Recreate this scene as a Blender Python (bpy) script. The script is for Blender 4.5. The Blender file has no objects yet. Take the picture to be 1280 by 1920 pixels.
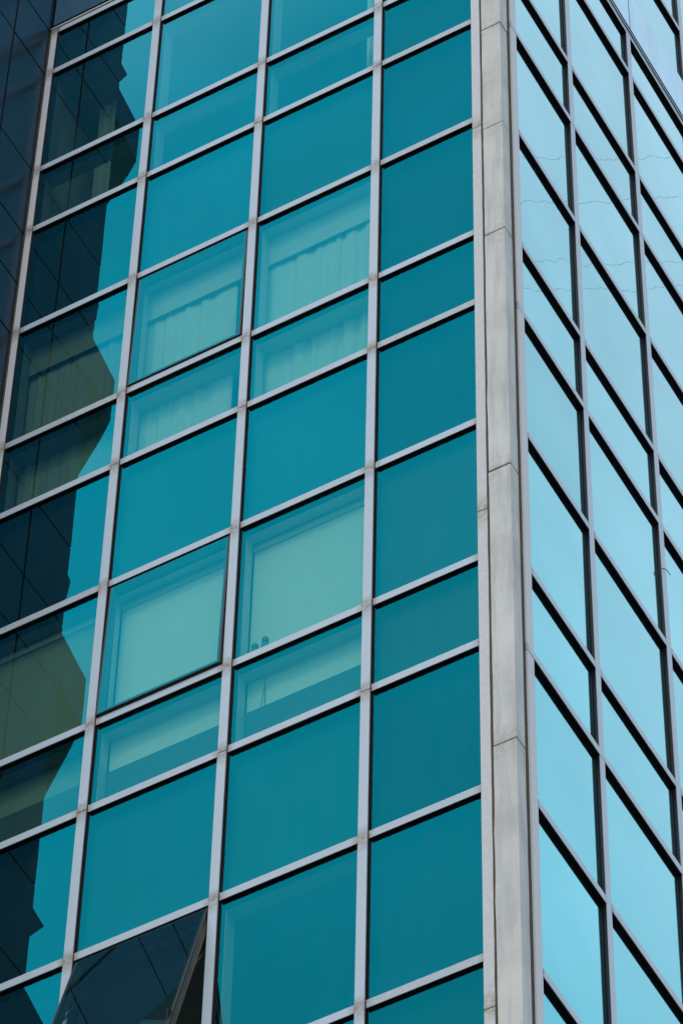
import bpy, math, random
from mathutils import Vector, Matrix

random.seed(7)
SC = bpy.context.scene
COL = SC.collection
Z0 = 30.05                      # height of the reference transom line above the street

# ------------------------------------------------------------------ camera
cam_d = bpy.data.cameras.new('camera')
cam = bpy.data.objects.new('camera', cam_d)
COL.objects.link(cam)
az, pit, roll = -0.5349, 0.9270, 0.0267
fw = Vector((math.sin(az) * math.cos(pit), math.cos(az) * math.cos(pit), math.sin(pit)))
rt = Vector((math.cos(az), -math.sin(az), 0))
up = rt.cross(fw)
r2 = math.cos(roll) * rt + math.sin(roll) * up
u2 = -math.sin(roll) * rt + math.cos(roll) * up
cam.matrix_world = Matrix(((r2.x, u2.x, -fw.x, 7.5799), (r2.y, u2.y, -fw.y, -14.8679),
                           (r2.z, u2.z, -fw.z, -28.3486 + Z0), (0, 0, 0, 1)))
cam_d.sensor_fit = 'VERTICAL'
cam_d.sensor_height = 36
cam_d.lens = 8490.14 / 1920 * 36
cam_d.clip_start = 0.1
cam_d.clip_end = 3000
SC.camera = cam

# ------------------------------------------------------------------ sky and sun
SUN_EL, SUN_AZ = math.radians(38), math.radians(180)      # azimuth clockwise from +Y
w = bpy.data.worlds.new('World')
SC.world = w
w.use_nodes = True
nt = w.node_tree
bg = nt.nodes['Background']
sky = nt.nodes.new('ShaderNodeTexSky')
sky.sky_type = 'NISHITA'
sky.sun_disc = False
sky.sun_elevation = SUN_EL
sky.sun_rotation = SUN_AZ
sky.air_density = 1.0
sky.dust_density = 2.0
sky.ozone_density = 1.0
# thin bright overcast: the sky texture seen through a soft uneven veil of cloud
wtc = nt.nodes.new('ShaderNodeTexCoord')
wno = nt.nodes.new('ShaderNodeTexNoise')
wno.inputs['Scale'].default_value = 1.6
wno.inputs['Detail'].default_value = 3
wno.inputs['Roughness'].default_value = 0.45
nt.links.new(wtc.outputs['Generated'], wno.inputs['Vector'])
wmr = nt.nodes.new('ShaderNodeMapRange')
wmr.inputs[1].default_value = 0.30
wmr.inputs[2].default_value = 0.70
wmr.inputs[3].default_value = 0.70
wmr.inputs[4].default_value = 0.95
nt.links.new(wno.outputs[0], wmr.inputs[0])
wmx = nt.nodes.new('ShaderNodeMix')
wmx.data_type = 'RGBA'
nt.links.new(wmr.outputs[0], wmx.inputs[0])
nt.links.new(sky.outputs[0], wmx.inputs[6])
wmx.inputs[7].default_value = (4.3, 5.1, 5.9, 1)
wn2 = nt.nodes.new('ShaderNodeTexNoise')
wn2.inputs['Scale'].default_value = 7
wn2.inputs['Detail'].default_value = 4
wn2.inputs['Roughness'].default_value = 0.5
nt.links.new(wtc.outputs['Generated'], wn2.inputs['Vector'])
wr2 = nt.nodes.new('ShaderNodeMapRange')
wr2.inputs[1].default_value = 0.30
wr2.inputs[2].default_value = 0.70
wr2.inputs[3].default_value = 0.92
wr2.inputs[4].default_value = 1.10
nt.links.new(wn2.outputs[0], wr2.inputs[0])
wml = nt.nodes.new('ShaderNodeVectorMath')
wml.operation = 'SCALE'
nt.links.new(wmx.outputs[2], wml.inputs[0])
nt.links.new(wr2.outputs[0], wml.inputs['Scale'])
nt.links.new(wml.outputs[0], bg.inputs[0])
bg.inputs[1].default_value = 0.15
sd = bpy.data.lights.new('sun', 'SUN')
sun = bpy.data.objects.new('sun', sd)
COL.objects.link(sun)
sd.energy = 0.45
sd.angle = math.radians(12)
sd.color = (1.0, 0.93, 0.84)
sdir = Vector((math.sin(SUN_AZ) * math.cos(SUN_EL), math.cos(SUN_AZ) * math.cos(SUN_EL), math.sin(SUN_EL)))
sun.rotation_euler = sdir.to_track_quat('Z', 'Y').to_euler()
sun.location = (0, -40, 90)
SC.view_settings.view_transform = 'Standard'
SC.view_settings.look = 'None'
SC.view_settings.gamma = 1
SC.view_settings.exposure = 0.8

# ------------------------------------------------------------------ materials
def new_mat(name):
    m = bpy.data.materials.new(name)
    m.use_nodes = True
    t = m.node_tree
    for n in list(t.nodes):
        t.nodes.remove(n)
    out = t.nodes.new('ShaderNodeOutputMaterial')
    return m, t, out

def N(t, kind, **kw):
    n = t.nodes.new(kind)
    for k, v in kw.items():
        setattr(n, k, v)
    return n

def ramp(t, stops, interp='LINEAR'):
    n = N(t, 'ShaderNodeValToRGB')
    n.color_ramp.interpolation = interp
    e = n.color_ramp.elements
    while len(e) > 1:
        e.remove(e[-1])
    for i, (p, c) in enumerate(stops):
        x = e[0] if i == 0 else e.new(p)
        x.position = p
        x.color = (*c, 1) if len(c) == 3 else c
    return n

def noise(t, scale, detail=4, vec=None, rough=0.55):
    n = N(t, 'ShaderNodeTexNoise')
    n.inputs['Scale'].default_value = scale
    n.inputs['Detail'].default_value = detail
    n.inputs['Roughness'].default_value = rough
    if vec is not None:
        t.links.new(vec, n.inputs['Vector'])
    return n

def mapping(t, scale, coord='Object', loc=(0, 0, 0)):
    tc = N(t, 'ShaderNodeTexCoord')
    mp = N(t, 'ShaderNodeMapping')
    mp.inputs['Scale'].default_value = scale
    mp.inputs['Location'].default_value = loc
    t.links.new(tc.outputs[coord], mp.inputs['Vector'])
    return mp.outputs[0]

def mixcol(t, fac, a, b, mode='MIX'):
    n = N(t, 'ShaderNodeMix', data_type='RGBA', blend_type=mode)
    if hasattr(fac, 'is_linked'):
        t.links.new(fac, n.inputs[0])
    else:
        n.inputs[0].default_value = fac
    for s, v in ((6, a), (7, b)):
        if hasattr(v, 'is_linked'):
            t.links.new(v, n.inputs[s])
        else:
            n.inputs[s].default_value = (*v, 1)
    return n.outputs[2]

def plain(name, col, rough=0.6, metal=0.0, var=0.15, scale=6, spec=0.5, bump=0.0):
    m, t, out = new_mat(name)
    b = N(t, 'ShaderNodeBsdfPrincipled')
    v = mapping(t, (1, 1, 1))
    n = noise(t, scale, 5, v)
    c = mixcol(t, n.outputs[0], [x * (1 - var) for x in col], [min(1, x * (1 + var)) for x in col])
    t.links.new(c, b.inputs['Base Color'])
    b.inputs['Roughness'].default_value = rough
    b.inputs['Metallic'].default_value = metal
    b.inputs['Specular IOR Level'].default_value = spec
    if bump:
        bp = N(t, 'ShaderNodeBump')
        bp.inputs['Distance'].default_value = bump
        n2 = noise(t, scale * 12, 4, v)
        t.links.new(n2.outputs[0], bp.inputs['Height'])
        t.links.new(bp.outputs[0], b.inputs['Normal'])
    t.links.new(b.outputs[0], out.inputs[0])
    return m

def glass_mat(name, stops, trans, dust=0.02, wave=0.0006, wscale=1.3):
    """coated tinted curtain-wall glass: angle dependent coloured reflection over tinted transmission"""
    m, t, out = new_mat(name)
    lw = N(t, 'ShaderNodeLayerWeight')
    lw.inputs['Blend'].default_value = 0.5
    rp = ramp(t, stops)
    t.links.new(lw.outputs['Facing'], rp.inputs[0])
    v = mapping(t, (1, 1, 1))
    bp = N(t, 'ShaderNodeBump')
    bp.inputs['Strength'].default_value = 1.0
    bp.inputs['Distance'].default_value = wave
    nz = noise(t, wscale, 1.5, v)
    t.links.new(nz.outputs[0], bp.inputs['Height'])
    gl = N(t, 'ShaderNodeBsdfGlossy')
    gl.inputs['Roughness'].default_value = 0.0
    oi = N(t, 'ShaderNodeObjectInfo')                  # object colour scales the gloss of each pane
    nv = noise(t, 0.8, 2, v)
    rr = ramp(t, [(0.3, (0.95, 0.95, 0.95)), (0.7, (1.05, 1.05, 1.05))])
    t.links.new(nv.outputs[0], rr.inputs[0])
    tint = mixcol(t, 1.0, rr.outputs[0], oi.outputs['Color'], 'MULTIPLY')
    gcol = mixcol(t, 1.0, rp.outputs[0], tint, 'MULTIPLY')
    t.links.new(gcol, gl.inputs['Color'])
    t.links.new(bp.outputs[0], gl.inputs['Normal'])
    tr = N(t, 'ShaderNodeBsdfTransparent')
    inv = mixcol(t, 1.0, (1, 1, 1), rp.outputs[0], 'SUBTRACT')
    tcol = mixcol(t, 1.0, inv, trans, 'MULTIPLY')
    t.links.new(tcol, tr.inputs['Color'])
    add = N(t, 'ShaderNodeAddShader')
    t.links.new(gl.outputs[0], add.inputs[0])
    t.links.new(tr.outputs[0], add.inputs[1])
    # thin film of dust in vertical rain streaks
    vs = mapping(t, (9, 9, 0.5))
    ns = noise(t, 3.0, 5, vs, 0.65)
    mr = N(t, 'ShaderNodeMapRange')
    mr.inputs[1].default_value = 0.35
    mr.inputs[2].default_value = 0.85
    mr.inputs[3].default_value = dust * 0.25
    mr.inputs[4].default_value = dust * 2.2
    t.links.new(ns.outputs[0], mr.inputs[0])
    df = N(t, 'ShaderNodeBsdfDiffuse')
    df.inputs['Color'].default_value = (0.42, 0.46, 0.46, 1)
    mx = N(t, 'ShaderNodeMixShader')
    t.links.new(mr.outputs[0], mx.inputs[0])
    t.links.new(add.outputs[0], mx.inputs[1])
    t.links.new(df.outputs[0], mx.inputs[2])
    t.links.new(mx.outputs[0], out.inputs[0])
    return m

def stained_metal(name, col, stain=(0.20, 0.15, 0.10), rough=0.42, ends=False):
    """painted aluminium with grime; 'stain' vertex attribute marks joints where dirt gathers"""
    m, t, out = new_mat(name)
    b = N(t, 'ShaderNodeBsdfPrincipled')
    v = mapping(t, (1, 1, 1))
    n1 = noise(t, 2.2, 5, v)
    c = mixcol(t, n1.outputs[0], [x * 0.92 for x in col], [x * 1.06 for x in col])
    n2 = noise(t, 55, 4, v, 0.7)
    r2_ = ramp(t, [(0.60, (0, 0, 0)), (0.72, (1, 1, 1))])
    t.links.new(n2.outputs[0], r2_.inputs[0])
    n3 = noise(t, 5, 3, v)
    r3_ = ramp(t, [(0.48, (0, 0, 0)), (0.68, (0.55, 0.55, 0.55))])
    t.links.new(n3.outputs[0], r3_.inputs[0])
    sp = mixcol(t, 1.0, r2_.outputs[0], r3_.outputs[0], 'MULTIPLY')
    c = mixcol(t, sp, c, [x * 0.55 for x in col])
    at = N(t, 'ShaderNodeAttribute', attribute_name='stain')
    n4 = noise(t, 28, 5, v, 0.7)
    r4_ = ramp(t, [(0.30, (0, 0, 0)), (0.56, (1, 1, 1))])
    t.links.new(n4.outputs[0], r4_.inputs[0])
    f = mixcol(t, 1.0, at.outputs['Color'], r4_.outputs[0], 'MULTIPLY')
    c = mixcol(t, f, c, stain)
    t.links.new(c, b.inputs['Base Color'])
    b.inputs['Roughness'].default_value = rough
    b.inputs['Specular IOR Level'].default_value = 0.4
    bp = N(t, 'ShaderNodeBump')
    bp.inputs['Distance'].default_value = 0.0008
    t.links.new(n2.outputs[0], bp.inputs['Height'])
    t.links.new(bp.outputs[0], b.inputs['Normal'])
    t.links.new(b.outputs[0], out.inputs[0])
    return m

def stone_mat(name, col):
    m, t, out = new_mat(name)
    b = N(t, 'ShaderNodeBsdfPrincipled')
    v = mapping(t, (1, 1, 1))
    n1 = noise(t, 1.6, 6, v, 0.6)
    r1 = ramp(t, [(0.3, [x * 0.76 for x in col]), (0.52, col), (0.72, [min(1, x * 1.12) for x in col])])
    t.links.new(n1.outputs[0], r1.inputs[0])
    vs = mapping(t, (7, 7, 0.55))                      # rain runs
    n2 = noise(t, 3, 5, vs, 0.65)
    r2_ = ramp(t, [(0.46, (0, 0, 0)), (0.72, (0.6, 0.6, 0.6))])
    t.links.new(n2.outputs[0], r2_.inputs[0])
    c = mixcol(t, r2_.outputs[0], r1.outputs[0], (0.30, 0.31, 0.31))
    n3 = noise(t, 45, 5, v, 0.75)                      # pitting
    r3_ = ramp(t, [(0.66, (0, 0, 0)), (0.76, (0.6, 0.6, 0.6))])
    t.links.new(n3.outputs[0], r3_.inputs[0])
    n3b = noise(t, 3.5, 3, v)
    r3b = ramp(t, [(0.50, (0, 0, 0)), (0.64, (1, 1, 1))])
    t.links.new(n3b.outputs[0], r3b.inputs[0])
    pit_ = mixcol(t, 1.0, r3_.outputs[0], r3b.outputs[0], 'MULTIPLY')
    c = mixcol(t, pit_, c, (0.20, 0.20, 0.19))
    at = N(t, 'ShaderNodeAttribute', attribute_name='stain')
    n4 = noise(t, 22, 5, v, 0.7)
    r4_ = ramp(t, [(0.40, (0, 0, 0)), (0.68, (0.8, 0.8, 0.8))])
    t.links.new(n4.outputs[0], r4_.inputs[0])
    f = mixcol(t, 1.0, at.outputs['Color'], r4_.outputs[0], 'MULTIPLY')
    c = mixcol(t, f, c, (0.26, 0.24, 0.22))
    t.links.new(c, b.inputs['Base Color'])
    b.inputs['Roughness'].default_value = 0.7
    b.inputs['Specular IOR Level'].default_value = 0.3
    bp = N(t, 'ShaderNodeBump')
    bp.inputs['Distance'].default_value = 0.0015
    t.links.new(n3.outputs[0], bp.inputs['Height'])
    t.links.new(bp.outputs[0], b.inputs['Normal'])
    t.links.new(b.outputs[0], out.inputs[0])
    return m

def panel_mat(name, diff, stops, rough=0.06):
    """polished composite cladding: dark body with an angle dependent coloured gloss"""
    m, t, out = new_mat(name)
    lw = N(t, 'ShaderNodeLayerWeight')
    lw.inputs['Blend'].default_value = 0.5
    rp = ramp(t, stops)
    t.links.new(lw.outputs['Facing'], rp.inputs[0])
    v = mapping(t, (1, 1, 1))
    bp = N(t, 'ShaderNodeBump')
    bp.inputs['Distance'].default_value = 0.0012
    nz = noise(t, 1.7, 2, v)
    t.links.new(nz.outputs[0], bp.inputs['Height'])
    gl = N(t, 'ShaderNodeBsdfGlossy')
    gl.inputs['Roughness'].default_value = rough
    nd = noise(t, 1.2, 4, mapping(t, (3, 3, 0.7)))
    gc = mixcol(t, nd.outputs[0], (0.78, 0.78, 0.78), (1.18, 1.18, 1.18))
    gcol = mixcol(t, 1.0, rp.outputs[0], gc, 'MULTIPLY')
    t.links.new(gcol, gl.inputs['Color'])
    t.links.new(bp.outputs[0], gl.inputs['Normal'])
    df = N(t, 'ShaderNodeBsdfDiffuse')
    df.inputs['Color'].default_value = (*diff, 1)
    add = N(t, 'ShaderNodeAddShader')
    t.links.new(gl.outputs[0], add.inputs[0])
    t.links.new(df.outputs[0], add.inputs[1])
    t.links.new(add.outputs[0], out.inputs[0])
    return m

GL_STOPS = [(0.0, (0.0, 0.07, 0.075)), (0.45, (0.0, 0.132, 0.156)), (0.51, (0.0, 0.151, 0.182)), (0.56, (0.001, 0.168, 0.205)),
            (0.69, (0.140, 0.425, 0.465)), (1.0, (1, 1, 1))]
M = {}
M['glass'] = glass_mat('teal coated glass', GL_STOPS, (0.39, 0.60, 0.52), dust=0.004)
M['glass_b'] = glass_mat('teal coated glass, bowed', GL_STOPS, (0.37, 0.57, 0.51), dust=0.010, wave=0.0011, wscale=1.7)
M['alu'] = stained_metal('grey painted aluminium', (0.375, 0.435, 0.49))
M['strip'] = stained_metal('stone coloured strip', (0.50, 0.50, 0.50), rough=0.55)
M['black'] = plain('black gasket and bar body', (0.008, 0.008, 0.009), 0.6, spec=0.12)
M['side'] = plain('dark side metal', (0.018, 0.020, 0.026), 0.45, spec=0.25)
M['stone'] = stone_mat('weathered stone', (0.49, 0.478, 0.44))
M['seal'] = plain('brown sealant', (0.075, 0.055, 0.036), 0.8, var=0.35, scale=14, spec=0.15)
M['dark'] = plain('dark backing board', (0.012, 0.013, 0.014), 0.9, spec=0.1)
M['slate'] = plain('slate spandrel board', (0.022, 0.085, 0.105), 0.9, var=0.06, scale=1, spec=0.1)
M['slate_dark'] = plain('dark slate board', (0.05, 0.055, 0.05), 0.9, var=0.2, scale=1, spec=0.1)
M['grey'] = plain('grey lining board', (0.10, 0.11, 0.11), 0.9, spec=0.1)
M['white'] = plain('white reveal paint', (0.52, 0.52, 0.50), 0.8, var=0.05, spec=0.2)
M['reveal_shaded'] = plain('reveal paint toned for wing shade', (0.20, 0.21, 0.20), 0.8, var=0.05, spec=0.2)  # darker copy of the white reveal, wing's shade put into the paint
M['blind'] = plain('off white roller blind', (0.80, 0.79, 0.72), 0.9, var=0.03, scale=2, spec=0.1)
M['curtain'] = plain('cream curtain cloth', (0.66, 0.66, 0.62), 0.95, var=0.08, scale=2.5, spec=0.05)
M['shaded_cloth'] = plain('curtain cloth toned for wing shade', (0.27, 0.29, 0.26), 0.95, var=0.10, scale=2.5, spec=0.05)  # shaded copy of the curtain cloth, wing's shade in its colour
M['shaded_blind'] = plain('shade toned roller blind', (0.30, 0.32, 0.28), 0.9, var=0.03, scale=2, spec=0.05)  # shaded copy of the blind, same shade in its colour
M['room'] = plain('dim room paint', (0.32, 0.32, 0.30), 0.9, spec=0.1)
M['band'] = panel_mat('pale blue composite', (0.02, 0.03, 0.04),
                      [(0.0, (0.06, 0.10, 0.13)), (0.48, (0.15, 0.27, 0.34)), (0.69, (0.16, 0.36, 0.45)), (1, (1, 1, 1))], 0.16)
M['wing'] = panel_mat('dark blue polished cladding', (0.015, 0.023, 0.031),
                      [(0.0, (0.008, 0.018, 0.024)), (0.5, (0.010, 0.028, 0.040)), (0.69, (0.050, 0.080, 0.105)), (1, (0.8, 0.8, 0.8))], 0.24)
M['bracket'] = plain('dark brown bracket', (0.030, 0.022, 0.014), 0.6, spec=0.2)
M['asphalt'] = plain('asphalt', (0.05, 0.05, 0.052), 0.9, scale=0.6, spec=0.2)
M['paving'] = plain('paving', (0.22, 0.21, 0.20), 0.9, scale=0.8, spec=0.2)
M['bottle'] = plain('dark bottle glass', (0.12, 0.14, 0.14), 0.2)
M['cable'] = plain('black cable', (0.01, 0.01, 0.01), 0.6)

# ------------------------------------------------------------------ mesh helpers
class MB:
    def __init__(s):
        s.v, s.f, s.mi, s.st = [], [], [], []
    def vert(s, p, st=0.0):
        s.v.append((p[0], p[1], p[2] + Z0)); s.st.append(st); return len(s.v) - 1
    def quad(s, pts, mi=0, st=None):
        i = [s.vert(p, 0 if st is None else st[k]) for k, p in enumerate(pts)]
        s.f.append(i); s.mi.append(mi)
    def box(s, x0, x1, y0, y1, z0, z1, mi=0):
        x0, x1 = sorted((x0, x1)); y0, y1 = sorted((y0, y1)); z0, z1 = sorted((z0, z1))
        P = [(x, y, z) for z in (z0, z1) for y in (y0, y1) for x in (x0, x1)]
        b = [s.vert(p) for p in P]
        for q in ((0, 2, 3, 1), (4, 5, 7, 6), (0, 1, 5, 4), (2, 6, 7, 3), (0, 4, 6, 2), (1, 3, 7, 5)):
            s.f.append([b[k] for k in q]); s.mi.append(mi)
    def prism_x(s, prof, x0, x1, mi=0):
        """closed (y,z) profile extruded along x"""
        n = len(prof)
        a = [s.vert((x0, y, z)) for y, z in prof]
        b = [s.vert((x1, y, z)) for y, z in prof]
        for k in range(n):
            j = (k + 1) % n
            s.f.append([a[k], a[j], b[j], b[k]]); s.mi.append(mi)
        s.f.append(a[::-1]); s.mi.append(mi)
        s.f.append(b); s.mi.append(mi)
    def tube(s, pts, r, mi=0, n=6):
        rings = []
        for i, p in enumerate(pts):
            p = Vector(p)
            d = (Vector(pts[min(i + 1, len(pts) - 1)]) - Vector(pts[max(i - 1, 0)])).normalized()
            a = d.orthogonal().normalized(); b = d.cross(a)
            rings.append([s.vert(p + r * (math.cos(2 * math.pi * k / n) * a + math.sin(2 * math.pi * k / n) * b)) for k in range(n)])
        for A, B in zip(rings, rings[1:]):
            for k in range(n):
                s.f.append([A[k], A[(k + 1) % n], B[(k + 1) % n], B[k]]); s.mi.append(mi)
    def lathe(s, c, prof, mi=0, n=16):
        rings = [[s.vert((c[0] + r * math.cos(2 * math.pi * k / n), c[1] + r * math.sin(2 * math.pi * k / n), c[2] + z)) for k in range(n)] for r, z in prof]
        for A, B in zip(rings, rings[1:]):
            for k in range(n):
                s.f.append([A[k], A[(k + 1) % n], B[(k + 1) % n], B[k]]); s.mi.append(mi)
        s.f.append(rings[0][::-1]); s.mi.append(mi)
        s.f.append(rings[-1]); s.mi.append(mi)
    def build(s, name, mats, parent=None, smooth=False):
        me = bpy.data.meshes.new(name)
        me.from_pydata(s.v, [], s.f)
        if not isinstance(mats, (list, tuple)):
            mats = [mats]
        for m in mats:
            me.materials.append(m)
        for p, k in zip(me.polygons, s.mi):
            p.material_index = k
            p.use_smooth = smooth
        if any(s.st):
            at = me.attributes.new('stain', 'FLOAT', 'POINT')
            at.data.foreach_set('value', s.st)
        o = bpy.data.objects.new(name, me)
        COL.objects.link(o)
        if parent:
            o.parent = parent
        return o

def tag(o, label, cat, group=None):
    o['label'] = label; o['category'] = cat
    if group:
        o['group'] = group
    return o

def thing(name, label, cat, group=None):
    o = bpy.data.objects.new(name, None)
    COL.objects.link(o)
    return tag(o, label, cat, group)

# ------------------------------------------------------------------ the grid (metres, z relative to Z0)
S_, T1, ZT, H = 0.8333, 1.3443, 0.6345, 3.6
T2 = H - S_ - T1
def row(k):
    """top edge of transom k; the floors repeat every three rows"""
    if k == -3:
        return S_ + T2 + ZT
    q, r = divmod(k, 3)
    return -H * q - (0, T1, T1 + T2)[r]
TH = 0.064
YG = 0.022                                # glass recess behind the caps
V = [(-4.034, -3.9752), (-3.0562, -2.9813), (-2.0590, -1.9862), (-1.0629, -0.9890), (-0.2545, -0.1820)]
W = [(0.131, 0.2130), (1.0590, 1.1250), (2.1570, 2.2240), (3.2550, 3.3190)]
YB = 0.028
DB = -0.050                               # the right facade's transoms sit a little lower
TOP, BOT = row(-3), row(10)
bld = thing('glass_building', 'teal glass office building with pale stone corner pier and grey metal window grid', 'building')

# ---- glazing
def gl_a(x0, x1, z0, z1, name='window', tilt=0.0, frame=0.0, kids=None):
    """one pane of the left facade: gasket ring (part) and glass (sub-part)"""
    m = MB()
    g = 0.005
    yb, yf = YG + 0.03, YG - 0.003
    for a in ((x0, x0 + g, z0, z1), (x1 - g, x1, z0, z1), (x0 + g, x1 - g, z0, z0 + g), (x0 + g, x1 - g, z1 - g, z1)):
        m.box(a[0], a[1], yf, yb, a[2], a[3])
    win = m.build(name, M['black'], bld)
    p = MB()
    rx, rz = random.uniform(-1, 1) * 0.0007, random.uniform(-1, 1) * 0.0007
    ww, hh = x1 - x0, z1 - z0
    def yy(x, z):
        return YG + rx * (x - x0 - ww / 2) + rz * (z - z0 - hh / 2)
    i0, i1, j0, j1 = x0 + g * 0.5, x1 - g * 0.5, z0 + g * 0.5, z1 - g * 0.5
    p.quad([(i0, yy(i0, j0), j0), (i1, yy(i1, j0), j0), (i1, yy(i1, j1), j1), (i0, yy(i0, j1), j1)])
    po = p.build('pane', M['glass'], win)
    v_ = random.uniform(0.82, 0.94) if x0 > -1.0 else random.uniform(0.95, 1.08) * (1.08 if x0 < -3.5 else 1.0)  # lower gloss in the right column, higher in the leftmost
    po.color = (v_, v_, v_ * random.uniform(0.99, 1.03), 1)
    return win

def sash_a(x0, x1, z0, z1, deg, label=None):
    """a top-hung sash with dark frame, opened outwards by deg"""
    t = math.radians(deg)
    yh, zh = 0.016, z1
    hh = z1 - z0
    def P(x, L, d):       # L down from the hinge, d outwards from the sash plane
        return (x, yh - L * math.sin(t) - d * math.cos(t), zh - L * math.cos(t) + d * math.sin(t))
    m = MB()
    fwid = 0.026
    def bar(xa, xb, La, Lb, da, db, mi=0):
        b = [m.vert(P(x, L, d)) for d in (da, db) for L in (La, Lb) for x in (xa, xb)]
        for q in ((0, 2, 3, 1), (4, 5, 7, 6), (0, 1, 5, 4), (2, 6, 7, 3), (0, 4, 6, 2), (1, 3, 7, 5)):
            m.f.append([b[k] for k in q]); m.mi.append(mi)
    xa, xb = x0 + 0.008, x1 - 0.008
    for (a, b, c, d) in ((xa, xa + fwid, 0.004, hh - 0.008), (xb - fwid, xb, 0.004, hh - 0.008),
                         (xa + fwid, xb - fwid, 0.004, 0.004 + fwid), (xa + fwid, xb - fwid, hh - 0.008 - fwid, hh - 0.008)):
        bar(a, b, c, d, -0.008, 0.004, 0)
        bar(a + 0.004, b - 0.004, c + 0.004, d - 0.004, -0.030, -0.0085, 1)
        bar(a + 0.010, b - 0.001, c + 0.010, d - 0.010, -0.050, -0.0305, 1)
    win = m.build('window', [M['side'], M['bronze']], bld)
    if label:
        win['label'] = label
    p = MB()
    e = fwid * 0.5
    p.quad([P(xa + e, hh - e, 0.0055), P(xb - e, hh - e, 0.0055), P(xb - e, e, 0.0055), P(xa + e, e, 0.0055)])
    p.build('pane', M['glass'], win)
    h = MB()
    h.box(xb - 0.03, xb - 0.012, P(xb, hh, 0)[1] + 0.012, P(xb, hh, 0)[1] + 0.06, P(xb, hh, 0)[2] + 0.03, P(xb, hh, 0)[2] + 0.16)
    h.build('handle', M['black'], win)
    # fixed black rebate round the opening
    r = MB()
    g = 0.007
    for a in ((x0, x0 + g, z0, z1), (x1 - g, x1, z0, z1), (x0 + g, x1 - g, z0, z0 + g), (x0 + g, x1 - g, z1 - g, z1)):
        r.box(a[0], a[1], 0.022, 0.10, a[2], a[3])
    r.build('rebate', M['black'], win)
    if deg > 5:
        s = MB()
        for x in (xa + 0.02, xb - 0.02):
            a = Vector(P(x, hh * 0.45, -0.052)); b = Vector((x, 0.06, zh - hh * 0.22))
            s.tube([a, a.lerp(b, 0.5), b], 0.007)
        s.build('stay', M['side'], win)
    return win

M['bronze'] = plain('bronze sash edge', (0.095, 0.078, 0.055), 0.5, var=0.2, spec=0.3)

SASH = {(1, 1): (1.0, None), (1, 4): (1.4, 'window slightly ajar with dark frame in front of white blind'),
        (1, 7): (14.5, 'top hung window tilted wide open')}
for c in range(4):
    x0, x1 = V[c][1], V[c + 1][0]
    for k in range(-3, 10):
        zt, zb = row(k) - TH, row(k + 1)
        if (c, k) in SASH:
            sash_a(x0, x1, zb, zt, *SASH[(c, k)])
        else:
            gl_a(x0, x1, zb, zt)

def gl_b(y0, y1, z0, z1):
    m = MB()
    g = 0.004
    xb, xf = -YB - 0.03, -YB + 0.003
    for a in ((y0, y0 + g, z0, z1), (y1 - g, y1, z0, z1), (y0 + g, y1 - g, z0, z0 + g), (y0 + g, y1 - g, z1 - g, z1)):
        m.box(xb, xf, a[0], a[1], a[2], a[3])
    win = m.build('window', M['black'], bld)
    p = MB()
    ry, rz = random.uniform(-1, 1) * 0.0012, random.uniform(-1, 1) * 0.0012
    def xx(y, z):
        return -YB + ry * (y - (y0 + y1) / 2) + rz * (z - (z0 + z1) / 2)
    i0, i1, j0, j1 = y0 + g * 0.5, y1 - g * 0.5, z0 + g * 0.5, z1 - g * 0.5
    p.quad([(xx(i0, j0), i0, j0), (xx(i1, j0), i1, j0), (xx(i1, j1), i1, j1), (xx(i0, j1), i0, j1)])
    po = p.build('pane', M['glass_b'], win)
    v_ = random.uniform(0.94, 1.05)
    po.color = (v_, v_, v_, 1)

for c in range(3):
    y0, y1 = W[c][1], W[c + 1][0]
    for k in range(-3, 9):
        gl_b(y0, y1, row(k + 1) + DB, row(k) + DB - TH)
BZ0, BZ1 = TOP + 0.082, 3.585                  # pale band of composite panels
UP = [BZ1, 4.45, 5.87]
for c, (y0, y1) in enumerate(((W[1][1], W[2][0]), (W[2][1], W[3][0]), (W[3][1], 4.33))):
    gl_b(y0, y1, UP[0] + 0.006, UP[1] - TH)
    gl_b(y0, y1, UP[1], UP[2] - TH)

# ---- mullions and transoms
def mullion_a(x0, x1, zlo, zhi, joints=True):
    m = MB()
    zs = [zlo]
    js = [row(k) - TH * 0.5 for k in range(9, -4, -1)]
    for z in js:
        if zlo < z < zhi:
            zs += [z - 0.14, z - 0.035, z - 0.003, z + 0.003, z + 0.035, z + 0.10]
    zs.append(zhi)
    zs = sorted(set(z for z in zs if zlo <= z <= zhi))
    for a, b in zip(zs, zs[1:]):
        near = [min(abs(z - j) for j in js) for z in (a, b)]
        st = [1.0 if d < 0.01 else (0.75 if d < 0.05 else 0.0) for d in near]
        # stack joint every third row: a narrow gap in the cap
        mid = (a + b) / 2
        jk = min(range(len(js)), key=lambda i: abs(mid - js[i]))
        stack = (9 - jk) % 3 == 0 and b - a < 0.008 and abs(mid - js[jk]) < 0.004
        if stack and joints:
            continue
        m.quad([(x0, 0, a), (x1, 0, a), (x1, 0, b), (x0, 0, b)], 0, [st[0], st[0], st[1], st[1]])
        m.quad([(x1, 0, a), (x1 + 0.001, 0.004, a), (x1 + 0.001, 0.004, b), (x1, 0, b)], 0)
        m.quad([(x0, 0.004, a), (x0, 0, a), (x0, 0, b), (x0, 0.004, b)], 0)
    m.box(x0 + 0.001, x1 + 0.004, 0.0041, 0.012, zlo, zhi, 1)
    m.box(x0 + 0.003, x1 + 0.007, 0.0121, 0.085, zlo, zhi, 2)
    return m.build('mullion', [M['alu'], M['side'], M['black']], bld)

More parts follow.
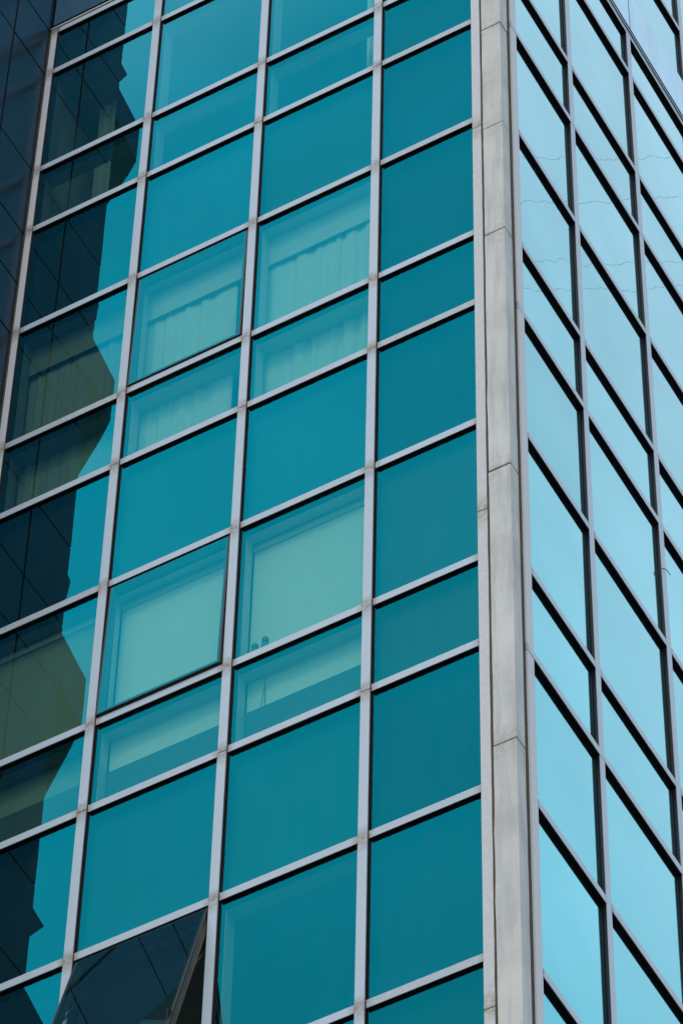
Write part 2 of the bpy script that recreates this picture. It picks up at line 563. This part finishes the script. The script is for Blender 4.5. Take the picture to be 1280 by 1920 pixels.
for c in range(1, 4):
    mullion_a(V[c][0], V[c][1] - 0.011, BOT, TOP - TH)
et = mullion_a(V[0][0], V[0][1] - 0.008, BOT, TOP, True)
et.name = 'edge_trim'
et.data.materials[0] = M['strip']

def transom_a(x0, x1, zt, wear):
    m = MB()
    dz = random.uniform(-0.0015, 0.0015); zt += dz
    e = random.uniform(-0.0008, 0.0012)
    xs = [x0 + 0.0015, x0 + 0.012, x0 + 0.05, (x0 + x1) / 2, x1 - 0.05, x1 - 0.012, x1 - 0.0015]
    sts = [1.0, 0.8, wear, wear, wear, 0.6, 0.8]
    b = zt - TH
    for (a, c_, sa, sb) in zip(xs, xs[1:], sts, sts[1:]):
        m.quad([(a, e, b), (c_, e, b), (c_, e, zt), (a, e, zt)], 0, [sa, sb, sb, sa])
        m.quad([(a, e, zt), (c_, e, zt), (c_, YG, zt + 0.002), (a, YG, zt + 0.002)], 0)
        m.quad([(a, 0.005, b), (c_, 0.005, b), (c_, e, b), (a, e, b)], 0)
    m.box(xs[0] + 0.001, xs[-1] - 0.001, 0.005, 0.014, b + 0.0005, zt - 0.002, 1)
    m.box(xs[0] + 0.001, xs[-1] - 0.001, 0.0141, 0.085, b + 0.003, zt - 0.004, 1)  # transom body behind the pale cap is coloured black
    m.build('transom', [M['alu'], M['black']], bld)

for c in range(4):
    for k in range(-3, 10):
        transom_a(V[c][1], V[c + 1][0], row(k), random.choice((0, 0, 0.12, 0.3)) if c in (0, 3) else random.choice((0, 0.08)))

def mullion_b(y0, y1, zlo, zhi):
    m = MB()
    cut = sorted([row(k) + DB for k in range(9, -3, -3)] + [row(k) + DB - TH for k in range(9, -3, -3)])
    edges = [zlo] + [z for z in cut if zlo < z < zhi] + [zhi]
    for a, b in zip(edges, edges[1:]):
        if b - a < 0.08:
            continue                              # the floor-line transom runs through here
        m.box(-0.004, 0, y0, y1, a + 0.002, b - 0.002, 0)
        m.box(-0.012, -0.0041, y0 + 0.001, y1 - 0.001, a + 0.002, b - 0.002, 1)
    m.box(-0.085, -0.0121, y0 + 0.003, y1 - 0.004, zlo, zhi, 2)
    return m.build('mullion', [M['alu'], M['side'], M['side']], bld)

for c in (1, 2):
    mullion_b(W[c][0], W[c][1], row(9), TOP + DB - TH)
mullion_b(W[3][0], W[3][1], row(9), TOP + DB - TH)
for c in (2, 3):
    mullion_b(W[c][0], W[c][1], BZ1 + 0.004, 8.0)

def transom_b(y0, y1, zt, through=False):
    zt += random.uniform(-0.0015, 0.0015)
    m = MB()
    b = zt - TH
    f = random.uniform(0.0002, 0.0014)
    ys = [y0 + (0.0015 if not through else -0.006), y0 + 0.03, (y0 + y1) / 2, y1 - 0.03, y1 - 0.0015]
    sts = [0.7, 0.1, 0, 0.1, 0.7]
    for (a, c_, sa, sb) in zip(ys, ys[1:], sts, sts[1:]):
        m.quad([(f, a, b), (f, c_, b), (f, c_, zt), (f, a, zt)], 0, [sa, sb, sb, sa])
        m.quad([(f, a, zt), (f, c_, zt), (-YB, c_, zt + 0.002), (-YB, a, zt + 0.002)], 0)
        m.quad([(-0.004, a, b), (f, a, b), (f, c_, b), (-0.004, c_, b)][::-1], 0)
    if not through:
        m.box(-0.085, -0.004, ys[0] + 0.001, ys[-1] - 0.001, b + 0.0005, zt - 0.002, 1)
    else:
        m.box(-0.0115, -0.004, ys[0] + 0.02, ys[-1] - 0.001, b + 0.0005, zt - 0.002, 1)
        m.quad([(f, ys[0], b), (f, ys[0], zt), (-0.0115, ys[0], zt), (-0.0115, ys[0], b)][::-1], 0)
        for c in range(3):
            m.box(-0.085, -0.0116, W[c][1] + 0.001, W[c + 1][0] - 0.001, b + 0.0005, zt - 0.002, 1)
    m.build('transom', [M['alu'], M['black']], bld)

for k in range(-2, 10):
    if k % 3 == 0:
        transom_b(W[0][0] + 0.006, W[3][0], row(k) + DB, True)
    else:
        for c in range(3):
            transom_b(W[c][1], W[c + 1][0], row(k) + DB)
# head rail under the pale band
m = MB()
z = TOP + DB
m.box(-0.09, 0.0, W[0][0] + 0.006, 6.0, z - TH, z + 0.004, 0)
m.box(-0.05, 0.012, W[0][0] + 0.006, 6.0, z + 0.0045, z + 0.020, 0)
m.box(-0.09, -0.020, W[0][0] + 0.006, 6.0, z + 0.021, BZ0 + 0.03, 1)
m.box(-0.0895, -0.001, W[0][0] + 0.007, 5.999, z - TH - 0.003, z - TH - 0.0005, 1)
m.build('head_rail', [M['alu'], M['black']], bld)
for z in UP[1:2]:
    for y0, y1 in ((W[1][1], W[2][0]), (W[2][1], W[3][0]), (W[3][1], 4.33)):
        transom_b(y0, y1, z)
hk = MB()      # stray bent wire fixed to the second mullion
hk.tube([(0.002, 2.16, -4.215), (0.018, 2.19, -4.203), (0.018, 2.225, -4.20), (0.022, 2.240, -4.212)], 0.003)
hk.build('wire_hook', M['side'], bld)
m = MB()
m.box(V[0][0] - 0.004, V[4][0], -0.010, 0.02, TOP + 0.0045, TOP + 0.018, 0)
m.box(V[0][0] - 0.004, V[4][0], 0.021, 0.09, TOP + 0.0045, BZ0 + 0.03, 1)
m.build('head_rail', [M['strip'], M['seal']], bld)
# pale composite panels above the head rails
for y0, y1 in ((0.14, W[1][0] + 0.045), (W[1][0] + 0.056, W[2][0] + 0.09), (W[2][0] + 0.101, W[3][0] + 0.09), (W[3][0] + 0.101, 4.5)):
    m = MB()
    m.box(-0.05, -0.006, y0, y1, BZ0, BZ1)
    m.build('band_panel', M['band'], bld)
for x0, x1 in ((-4.03, V[1][0] + 0.03), (V[1][0] + 0.041, V[2][0] + 0.03), (V[2][0] + 0.041, V[3][0] + 0.03), (V[3][0] + 0.041, -0.16)):
    m = MB()
    m.box(x0, x1, 0.004, 0.05, BZ0, BZ1)
    m.build('band_panel', M['band'], bld)

# ---- corner pier with its strips and sealant
PJ = [-0.258 - 1.335 * k for k in range(-5, 9)]
def pier():
    m = MB()
    px, py = -0.012, -0.012
    xl, yr = -0.1640, 0.0915
    zs = sorted([z for i, z in enumerate(PJ) if (i - 5) % 2 == 0 or i == 6] + [BOT - 1, 8.0])
    r = 0.006
    for i, (a, b) in enumerate(zip(zs, zs[1:])):
        fine = [PJ[6]]
        a += 0.0012 if a in fine else 0.005
        b -= 0.0012 if b in fine else 0.005
        dx, dy = random.uniform(-0.002, 0.002), random.uniform(-0.002, 0.002)
        prof = [(xl, 0.10), (xl, py + dy), (px - r + dx, py + dy), (px - 0.3 * r + dx, py + 0.3 * r + dy), (px + dx, py + r + dy), (px + dx, yr), (-0.12, yr)]
        nseg = 14
        lv = [a, a + 0.004] + [a + (b - a) * (k + 1) / nseg for k in range(nseg - 1)] + [b - 0.004, b]
        rings = []
        for z in lv:
            ed = 0.0035 if z in (a, b) else 0.0
            wob = lambda: random.uniform(-0.0012, 0.0012) - (0.004 if random.random() < 0.07 else 0)
            st = 0.9 if min(z - a, b - z) < 0.006 else (0.35 if min(z - a, b - z) < 0.12 else 0.05)
            rings.append([m.vert((x + (wob() if j in (0, 1) else 0) - (ed if x > -0.1 else 0) * (1 if x > -0.02 else 0), y + (wob() if j in (5, 6) else 0) + (ed if y < 0.02 else 0), z), st) for j, (x, y) in enumerate(prof)])
        n = len(prof)
        for A, B in zip(rings, rings[1:]):
            for k in range(n - 1):
                m.f.append([A[k], A[k + 1], B[k + 1], B[k]]); m.mi.append(0)
        m.f.append(rings[0][::-1]); m.mi.append(0)
        m.f.append(rings[-1]); m.mi.append(0)
    m.box(xl + 0.01, px - 0.012, py + 0.012, 0.09, zs[0], zs[-1], 1)
    return m.build('corner_pier', [M['stone'], M['seal']], bld)
pier()
def strip(ax):
    m = MB()
    if ax == 'x':
        cuts = [BOT - 1, -10.422, -5.945, -1.495, 2.955, 8.0]
        for a, b in zip(cuts, cuts[1:]):
            n = 24
            for k in range(n):
                za, zb = a + 0.004 + (b - a - 0.008) * k / n, a + 0.004 + (b - a - 0.008) * (k + 1) / n
                sa, sb = (0.8 if k == 0 else 0.18), (0.8 if k == n - 1 else 0.18)
                m.quad([(V[4][0], 0, za), (V[4][1], 0, za), (V[4][1], 0, zb), (V[4][0], 0, zb)], 0, [sa, sa, sb, sb])
            m.box(V[4][0] + 0.0002, V[4][1] - 0.0002, 0.0004, 0.03, a + 0.004, b - 0.004, 0)
        m.box(V[4][0] + 0.002, V[4][1] - 0.002, 0.0301, 0.085, cuts[0], cuts[-1], 1)
        m.box(V[4][0] + 0.01, V[4][1] - 0.01, 0.006, 0.0295, cuts[0], cuts[-1], 2)
    else:
        cut = sorted([row(k) + DB for k in range(9, -3, -3)] + [row(k) + DB - TH for k in range(9, -3, -3)])
        edges = [BOT - 1] + cut + [8.0]
        for a, b in zip(edges, edges[1:]):
            if b - a < 0.08:
                continue
            m.box(-0.03, 0, W[0][0], W[0][1], a + 0.004, b - 0.004, 0)
        m.box(-0.085, -0.0301, W[0][0] + 0.002, W[0][1] - 0.002, edges[0], edges[-1], 1)
    return m.build('edge_strip', [M['strip'], M['black'], M['seal']], bld)
strip('x'); strip('y')
def ragged(p0, axis, wd, z0, z1, depth):
    """bead of sealant with an uneven edge"""
    m = MB()
    n = 260
    prev = None
    wl = wr = 0.0
    for k in range(n + 1):
        z = z0 + (z1 - z0) * k / n
        wl = wl * 0.6 + random.uniform(-0.0025, 0.0025)
        wr = wr * 0.6 + random.uniform(-0.0015, 0.0015)
        if random.random() < 0.03:
            wr += random.uniform(0.003, 0.008)
        a, b = p0 - 0.002 + wl * 0.4, p0 + wd + 0.001 + wr
        if axis == 'x':
            cur = [m.vert((a, depth, z)), m.vert((b, depth, z))]
        else:
            cur = [m.vert((-depth, a, z)), m.vert((-depth, b, z))]
        if prev:
            m.f.append([prev[0], prev[1], cur[1], cur[0]]); m.mi.append(0)
        prev = cur
    return m
ragged(V[4][1], 'x', -0.1640 - V[4][1], BOT, 8.0, -0.004).build('sealant', M['seal'], bld)
ragged(0.0915, 'y', W[0][0] - 0.0935, BOT, 8.0, 0.0135).build('sealant', M['seal'], bld)
ragged(-4.050, 'x', 0.015, BOT, TOP, 0.0015).build('sealant', M['seal'], bld)

# ---- what stands behind the glass of the left facade
def lining():
    m = MB()       # dark boards behind the opaque rows
    for k in range(-3, 10):
        if k % 3 == 0:
            for c in range(3):
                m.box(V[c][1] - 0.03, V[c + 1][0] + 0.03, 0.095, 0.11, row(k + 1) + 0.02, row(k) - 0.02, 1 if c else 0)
    m.box(-1.02, -0.17, 0.098, 0.099, row(6), row(4) - 0.05, 2)
    m.box(-1.02, -0.17, 0.100, 0.115, BOT, TOP)
    m.box(V[1][1] + 0.01, V[2][0] - 0.01, 0.16, 0.175, row(8) - 0.2, row(7) - TH)  # dark sheet added so the room behind the open sash looks dim
    m.build('backing_board_and_added_sheet', [M['dark'], M['slate'], M['slate_dark']], bld)
lining()
m = MB()
m.box(-0.16, -0.115, 0.10, 8.0, BOT, 8.0)
m.build('inner_board', M['dark'], bld)
for f in range(-1, 4):
    zf, zc = row(3 * f + 3), row(3 * f + 1)
    m = MB()
    m.box(-4.0, -0.18, 0.12, 5.0, zf - 0.35, zf + 0.02)
    m.build('floor_slab', M['room'], bld)
    m = MB()
    m.box(-4.0, -0.18, 0.12, 5.0, zc + 0.06, zc + 0.10)
    m.build('ceiling', M['room'], bld)
m = MB()
m.box(-4.0, -0.18, 5.01, 5.1, BOT, TOP)
m.build('rear_wall', M['room'], bld)
m = MB()
m.box(-4.045, -4.005, 0.12, 5.0, BOT, TOP)
m.build('party_wall', M['room'], bld)

def reveals(c, f, depth, low=0.0, pelmet=0.0, right=True):
    """white reveal of one bay of one floor: jambs, soffits, optional pelmet and low wall"""
    zc, zm, zf = row(3 * f + 1) - TH, row(3 * f + 2), row(3 * f + 3)
    x0, x1 = V[c][1], V[c + 1][0]
    y0, y1 = YG + 0.062, YG + depth + 0.018
    m = MB()
    m.box(x0 - 0.03, x0 + 0.004, y0, y1, zf, zc)
    m.box(x1 - 0.004, x1 + 0.03, y0, y1, zf, zc)
    m.box(x0 + 0.0045, x1 - 0.0045, y0, y1, zc - 0.004, zc + 0.04)
    m.box(x0 + 0.0045, x1 - 0.0045, y0, y1 + (0.10 if pelmet else 0), zm - TH, zm - 0.01)
    m.build('window_reveal', M['white' if c else 'reveal_shaded'], bld)
    if pelmet:
        m = MB()
        m.box(x0 + 0.005, x1 - 0.005, y1 + 0.001, y1 + 0.009, zc - pelmet, zc + 0.04)
        m.build('pelmet', M['white' if c else 'reveal_shaded'], bld)
    if low:
        m = MB()
        m.box(x0 + 0.005, x1 - 0.005, y1 + 0.001, y1 + 0.03, zf, zm - TH - low)
        m.build('low_wall', M['grey'], bld)

for c in range(3):
    reveals(c, 0, 0.13, pelmet=0.33)
    reveals(c, 1, 0.12, low=0.30)
    reveals(c, -1, 0.14)
    if c != 1:
        reveals(c, 2, 0.14)

def curtain(x0, x1, y, z0, z1, label, amp=0.010, pitch=0.12, mat='curtain'):
    m = MB()
    n = int((x1 - x0) / 0.006)
    ph = random.uniform(0, 6)
    pts = []
    a = 0.0
    k_, cur, nxt = 0, random.uniform(0.2, 1.4), random.uniform(0.2, 1.4)
    for i in range(n + 1):
        x = x0 + (x1 - x0) * i / n
        a += 0.006 / pitch * 2 * math.pi * (1 + 0.5 * math.sin(x * 9 + ph) + 0.3 * math.sin(x * 23 + 2 * ph))
        if a > 2 * math.pi * (k_ + 1):
            k_ += 1
            cur, nxt = nxt, random.choice((0.15, 0.5, 1.0, 1.6))
        f_ = a / (2 * math.pi) - k_
        pts.append((x, a, cur + (nxt - cur) * f_))
    rows_ = 12
    grid = []
    for j in range(rows_ + 1):
        tz = j / rows_
        k = 0.75 + 0.5 * tz
        grid.append([m.vert((x + 0.008 * math.sin(a * 0.5 + tz * 2), y + 0.010 + amp * k * (w_ * math.sin(a + 0.5 * tz) + 0.3 * math.sin(2.3 * a + 1)), z1 + (z0 - z1) * tz)) for x, a, w_ in pts])
    for A, B in zip(grid, grid[1:]):
        for i in range(n):
            m.f.append([A[i], B[i], B[i + 1], A[i + 1]]); m.mi.append(0)
    o = m.build('curtain', M[mat], None, smooth=True)
    return tag(o, label, 'curtain', 'curtains behind the glass')

zc, zf = row(1) - TH, row(3)
curtain(-3.99, -3.07, 0.197, zf + 0.02, zc - 0.04, 'cream pleated curtain dimly seen behind the dark reflection in the leftmost window column', amp=0.010, pitch=0.15, mat='shaded_cloth')
curtain(-3.02, -2.26, 0.197, zf + 0.02, zc - 0.04, 'cream pleated curtain stopping short of the right jamb, behind dark framed sash')
curtain(-2.03, -1.07, 0.197, zf + 0.02, zc - 0.04, 'cream pleated curtain filling the whole window width, left of the plain dark column')
zc, zf = row(-2) - TH, row(0)
curtain(-3.78, -3.62, 0.40, zf + 0.02, zc - 0.10, 'narrow curtain strip in the topmost room behind the dark reflection', amp=0.01, mat='shaded_cloth')
curtain(-1.32, -1.10, 0.30, zf + 0.02, zc + 0.02, 'faint bunched curtain edge near the top of the photo', amp=0.02, pitch=0.09)

def blind(c, label, cord=False):
    zc, zm, zf = row(4) - TH, row(5), row(6)
    x0, x1 = V[c][1] + 0.01, V[c + 1][0] - 0.006
    y = YG + 0.153
    t = thing('roller_blind', label, 'blind', 'roller blinds')
    m = MB()
    m.box(x0, x1, y, y + 0.004, zm - TH - 0.30 - 0.02, zc - 0.085)
    m.build('blind_cloth', M['shaded_blind' if c == 0 else 'blind'], t)
    m = MB()
    m.box(x0, x1, y - 0.014, y + 0.012, zc - 0.082, zc - 0.030)
    m.box(x0, x1, y - 0.004, y + 0.012, zc - 0.0295, zc + 0.03)
    m.build('head_box', M['white'], t)
    if cord:
        m = MB()
        xx = x0 + 0.13
        m.tube([(xx, y - 0.012, zm - TH - 0.02), (xx + 0.002, y - 0.012, zm - TH - 0.15), (xx + 0.006, y - 0.012, zm - TH - 0.30)], 0.0022)
        m.tube([(xx, y - 0.012, zm - TH - 0.10), (xx - 0.012, y - 0.012, zm - TH - 0.20), (xx - 0.022, y - 0.012, zm - TH - 0.30)], 0.0018)
        m.build('pull_cord', M['cable'], t)
blind(0, 'shade toned roller blind behind the dark reflected wing, leftmost of the three blinds')
blind(1, 'white roller blind behind the slightly ajar sash, middle of the three blinds')
blind(2, 'white roller blind with dark pull cord hanging below, behind the two slim bottles', True)

zj = row(5) + 0.004
for x, lab, h_ in ((-1.888, 'slim dark bottle with cap, the shorter left one of two on the window ledge', 0.190), (-1.814, 'slim dark bottle with cap, the taller right one of two on the window ledge', 0.212)):
    t = thing('bottle', lab, 'bottle', 'bottles on the window ledge')
    b = MB(); b.lathe((x, 0.097, zj), [(0.022, 0), (0.026, 0.006), (0.026, h_ * 0.66), (0.015, h_ * 0.78)])
    b.build('bottle_body', M['bottle'], t, True)
    b = MB(); b.lathe((x, 0.097, zj + h_ * 0.78), [(0.023, 0.0005), (0.023, h_ * 0.18), (0.016, h_ * 0.24)])
    b.build('cap', M['bottle'], t, True)
m = MB()
m.box(-1.98, -1.07, YG + 0.047, YG + 0.118, row(5) - 0.01, row(5) + 0.0035)
m.build('window_ledge', M['white'], bld)

# ---- the rest of the building, plain: below, above and behind the framed part
m = MB()
m.box(-4.04, -0.05, 0.06, 14, -Z0, BOT - 0.01)
m.box(-4.04, -0.05, 5.12, 14, BOT, 9.0)
m.box(-4.04, -0.05, 0.06, 5.12, BZ1 + 2.4, 9.0)
m.build('outer_wall', M['dark'], bld)
m = MB()
m.quad([(-4.03, YG, BZ1), (-0.17, YG, BZ1), (-0.17, YG, 9.0), (-4.03, YG, 9.0)])
m.quad([(-4.03, YG, -Z0), (-0.17, YG, -Z0), (-0.17, YG, BOT - 0.002), (-4.03, YG, BOT - 0.002)])
m.quad([(-YG, 0.14, -Z0), (-YG, 14, -Z0), (-YG, 14, row(9) + DB - TH - 0.002), (-YG, 0.14, row(9) + DB - TH - 0.002)])
m.quad([(-YG, 3.33, row(9) + DB), (-YG, 14, row(9) + DB), (-YG, 14, TOP - 0.2), (-YG, 3.33, TOP - 0.2)])
m.quad([(-YG, 4.34, BZ1), (-YG, 14, BZ1), (-YG, 14, 9), (-YG, 4.34, 9)])
m.quad([(-YG, 0.14, BZ1), (-YG, W[1][0], BZ1), (-YG, W[1][0], 9), (-YG, 0.14, 9)])
m.build('plain_glazing', M['glass'], bld)

# ------------------------------------------------------------------ the dark clad wing on the left
XC = -4.052
wing = thing('clad_wing', 'dark blue polished panel clad wing beside the leftmost windows, with thin dark joints', 'building')
jz = []
for k in range(-3, 5):
    jz += [-3.6 * k + o for o in (-0.054, -0.71, -1.362, -2.767)]
jz = sorted(jz)
m = MB()
g = 0.011
for a, b in zip(jz, jz[1:]):
    for y0, y1 in ((-0.96, -0.453 - g), (-0.453 + g, 0.30)):
        d = random.uniform(0, 0.0015)
        m.box(XC - 0.03, XC - d, y0, y1, a + g, b - g)
m.build('side_panels', M['wing'], wing)
m = MB()
m.box(XC - 9, XC - 0.012, -0.945, 8.0, -Z0, 11.0)
m.build('core_wall', M['black'], wing)
m = MB()
for a, b in zip(jz, jz[1:]):
    for i in range(6):
        x1 = XC - 0.0305 - 1.5 * i
        m.box(x1 - 1.488, x1 - (0.008 if i else 0.0), -0.96, -0.946, a + g, b - g)
m.build('front_panels', M['wing'], wing)
drip = {-2: (7.4, 0.08), -1: (3.82, 0.10), 0: (0.35, 0.03), 1: (-3.11, 0.045), 2: (-6.62, 0.15), 3: (-10.1, 0.08)}
for k in range(-2, 4):
    o = -3.603 * (k + 1)
    m = MB()
    m.prism_x([(-0.9605, 3.47 + o), (-0.9605, 2.99 + o), (-1.0, 2.97 + o), (-1.30, 2.80 + o), (-1.30, 3.33 + o)], XC - 9, XC - 0.002)
    m.build('ledge', M['wing'], wing)
    m = MB()
    m.prism_x([(-0.9605, 2.985 + o), (-0.9605, 1.70 + o), (-1.075, 2.06 + o), (-1.21, 2.48 + o), (-1.297, 2.795 + o), (-1.0, 2.965 + o)], XC - 9, XC - 0.004)
    m.build('bracket', M['bracket'], wing)
    zd, s = drip[k]
    m = MB()
    m.prism_x([(-0.9605, zd + 0.04), (-0.9605, zd - 0.22), (-0.975, zd - 0.22), (-0.96 - s, zd)], XC - 9, XC - 0.002)
    m.build('drip_ledge', M['wing'], wing)

# ------------------------------------------------------------------ the street
def struct(name, bm, mat):
    o = bm.build(name, mat); o['kind'] = 'structure'; return o
m = MB(); m.quad([(-700, -700, -Z0), (700, -700, -Z0), (700, 700, -Z0), (-700, 700, -Z0)])
struct('road', m, M['asphalt'])
m = MB(); m.box(-60, 6, -6, -0.3, -Z0 + 0.004, -Z0 + 0.13)
m.box(0.3, 6, -0.299, 60, -Z0 + 0.004, -Z0 + 0.13)
struct('pavement', m, M['paving'])

# overhead cables high over the side street, faintly mirrored in the right facade
CZ = 20.0
cdir = Vector((-0.88, 0.47, 0)).normalized()
CAB = [((5.0, 13.2), 'highest of the thin black cables mirrored in the bright right-hand glass'),
       ((5.6, 13.6), 'second highest thin black cable mirrored in the bright right-hand glass'),
       ((6.0, 14.45), 'third highest thin black cable mirrored in the bright right-hand glass'),
       ((6.3, 14.75), 'lowest of the thin black cables mirrored in the bright right-hand glass')]
for sgn, lab in ((-1, 'tall steel cable mast on the far side of the side street'), (1, 'tall steel cable mast behind the glass building')):
    c0 = Vector((5.75, 14.0, 0)) + sgn * 17.0 * cdir
    mb = MB()
    mb.lathe((c0.x, c0.y, -Z0), [(0.30, 0.0), (0.28, 8.0), (0.15, Z0 + CZ + 0.4)], 0, 12)
    p = Vector((0.47, 0.88, 0))
    mb.tube([c0 - 1.3 * p + Vector((0, 0, CZ - 0.06)), c0 + Vector((0, 0, CZ - 0.06)), c0 + 1.3 * p + Vector((0, 0, CZ - 0.06))], 0.05)
    tag(mb.build('cable_mast', M['side']), lab, 'mast', 'cable masts')
for (cx, cy), lab in CAB:
    pts = []
    ph = random.uniform(0, 6)
    for i in range(171):
        q = -17.0 + 34.0 * i / 170
        wob = 0.07 * math.sin(q * 2.1 + ph) + 0.045 * math.sin(q * 5.3 + 2 * ph) + random.uniform(-0.006, 0.006)
        pts.append((cx + cdir.x * q + 0.47 * wob, cy + cdir.y * q + 0.88 * wob, CZ + wob))
    mb = MB()
    mb.tube(pts, 0.0018)
    tag(mb.build('overhead_cable', M['cable']), lab, 'cable', 'overhead cables')
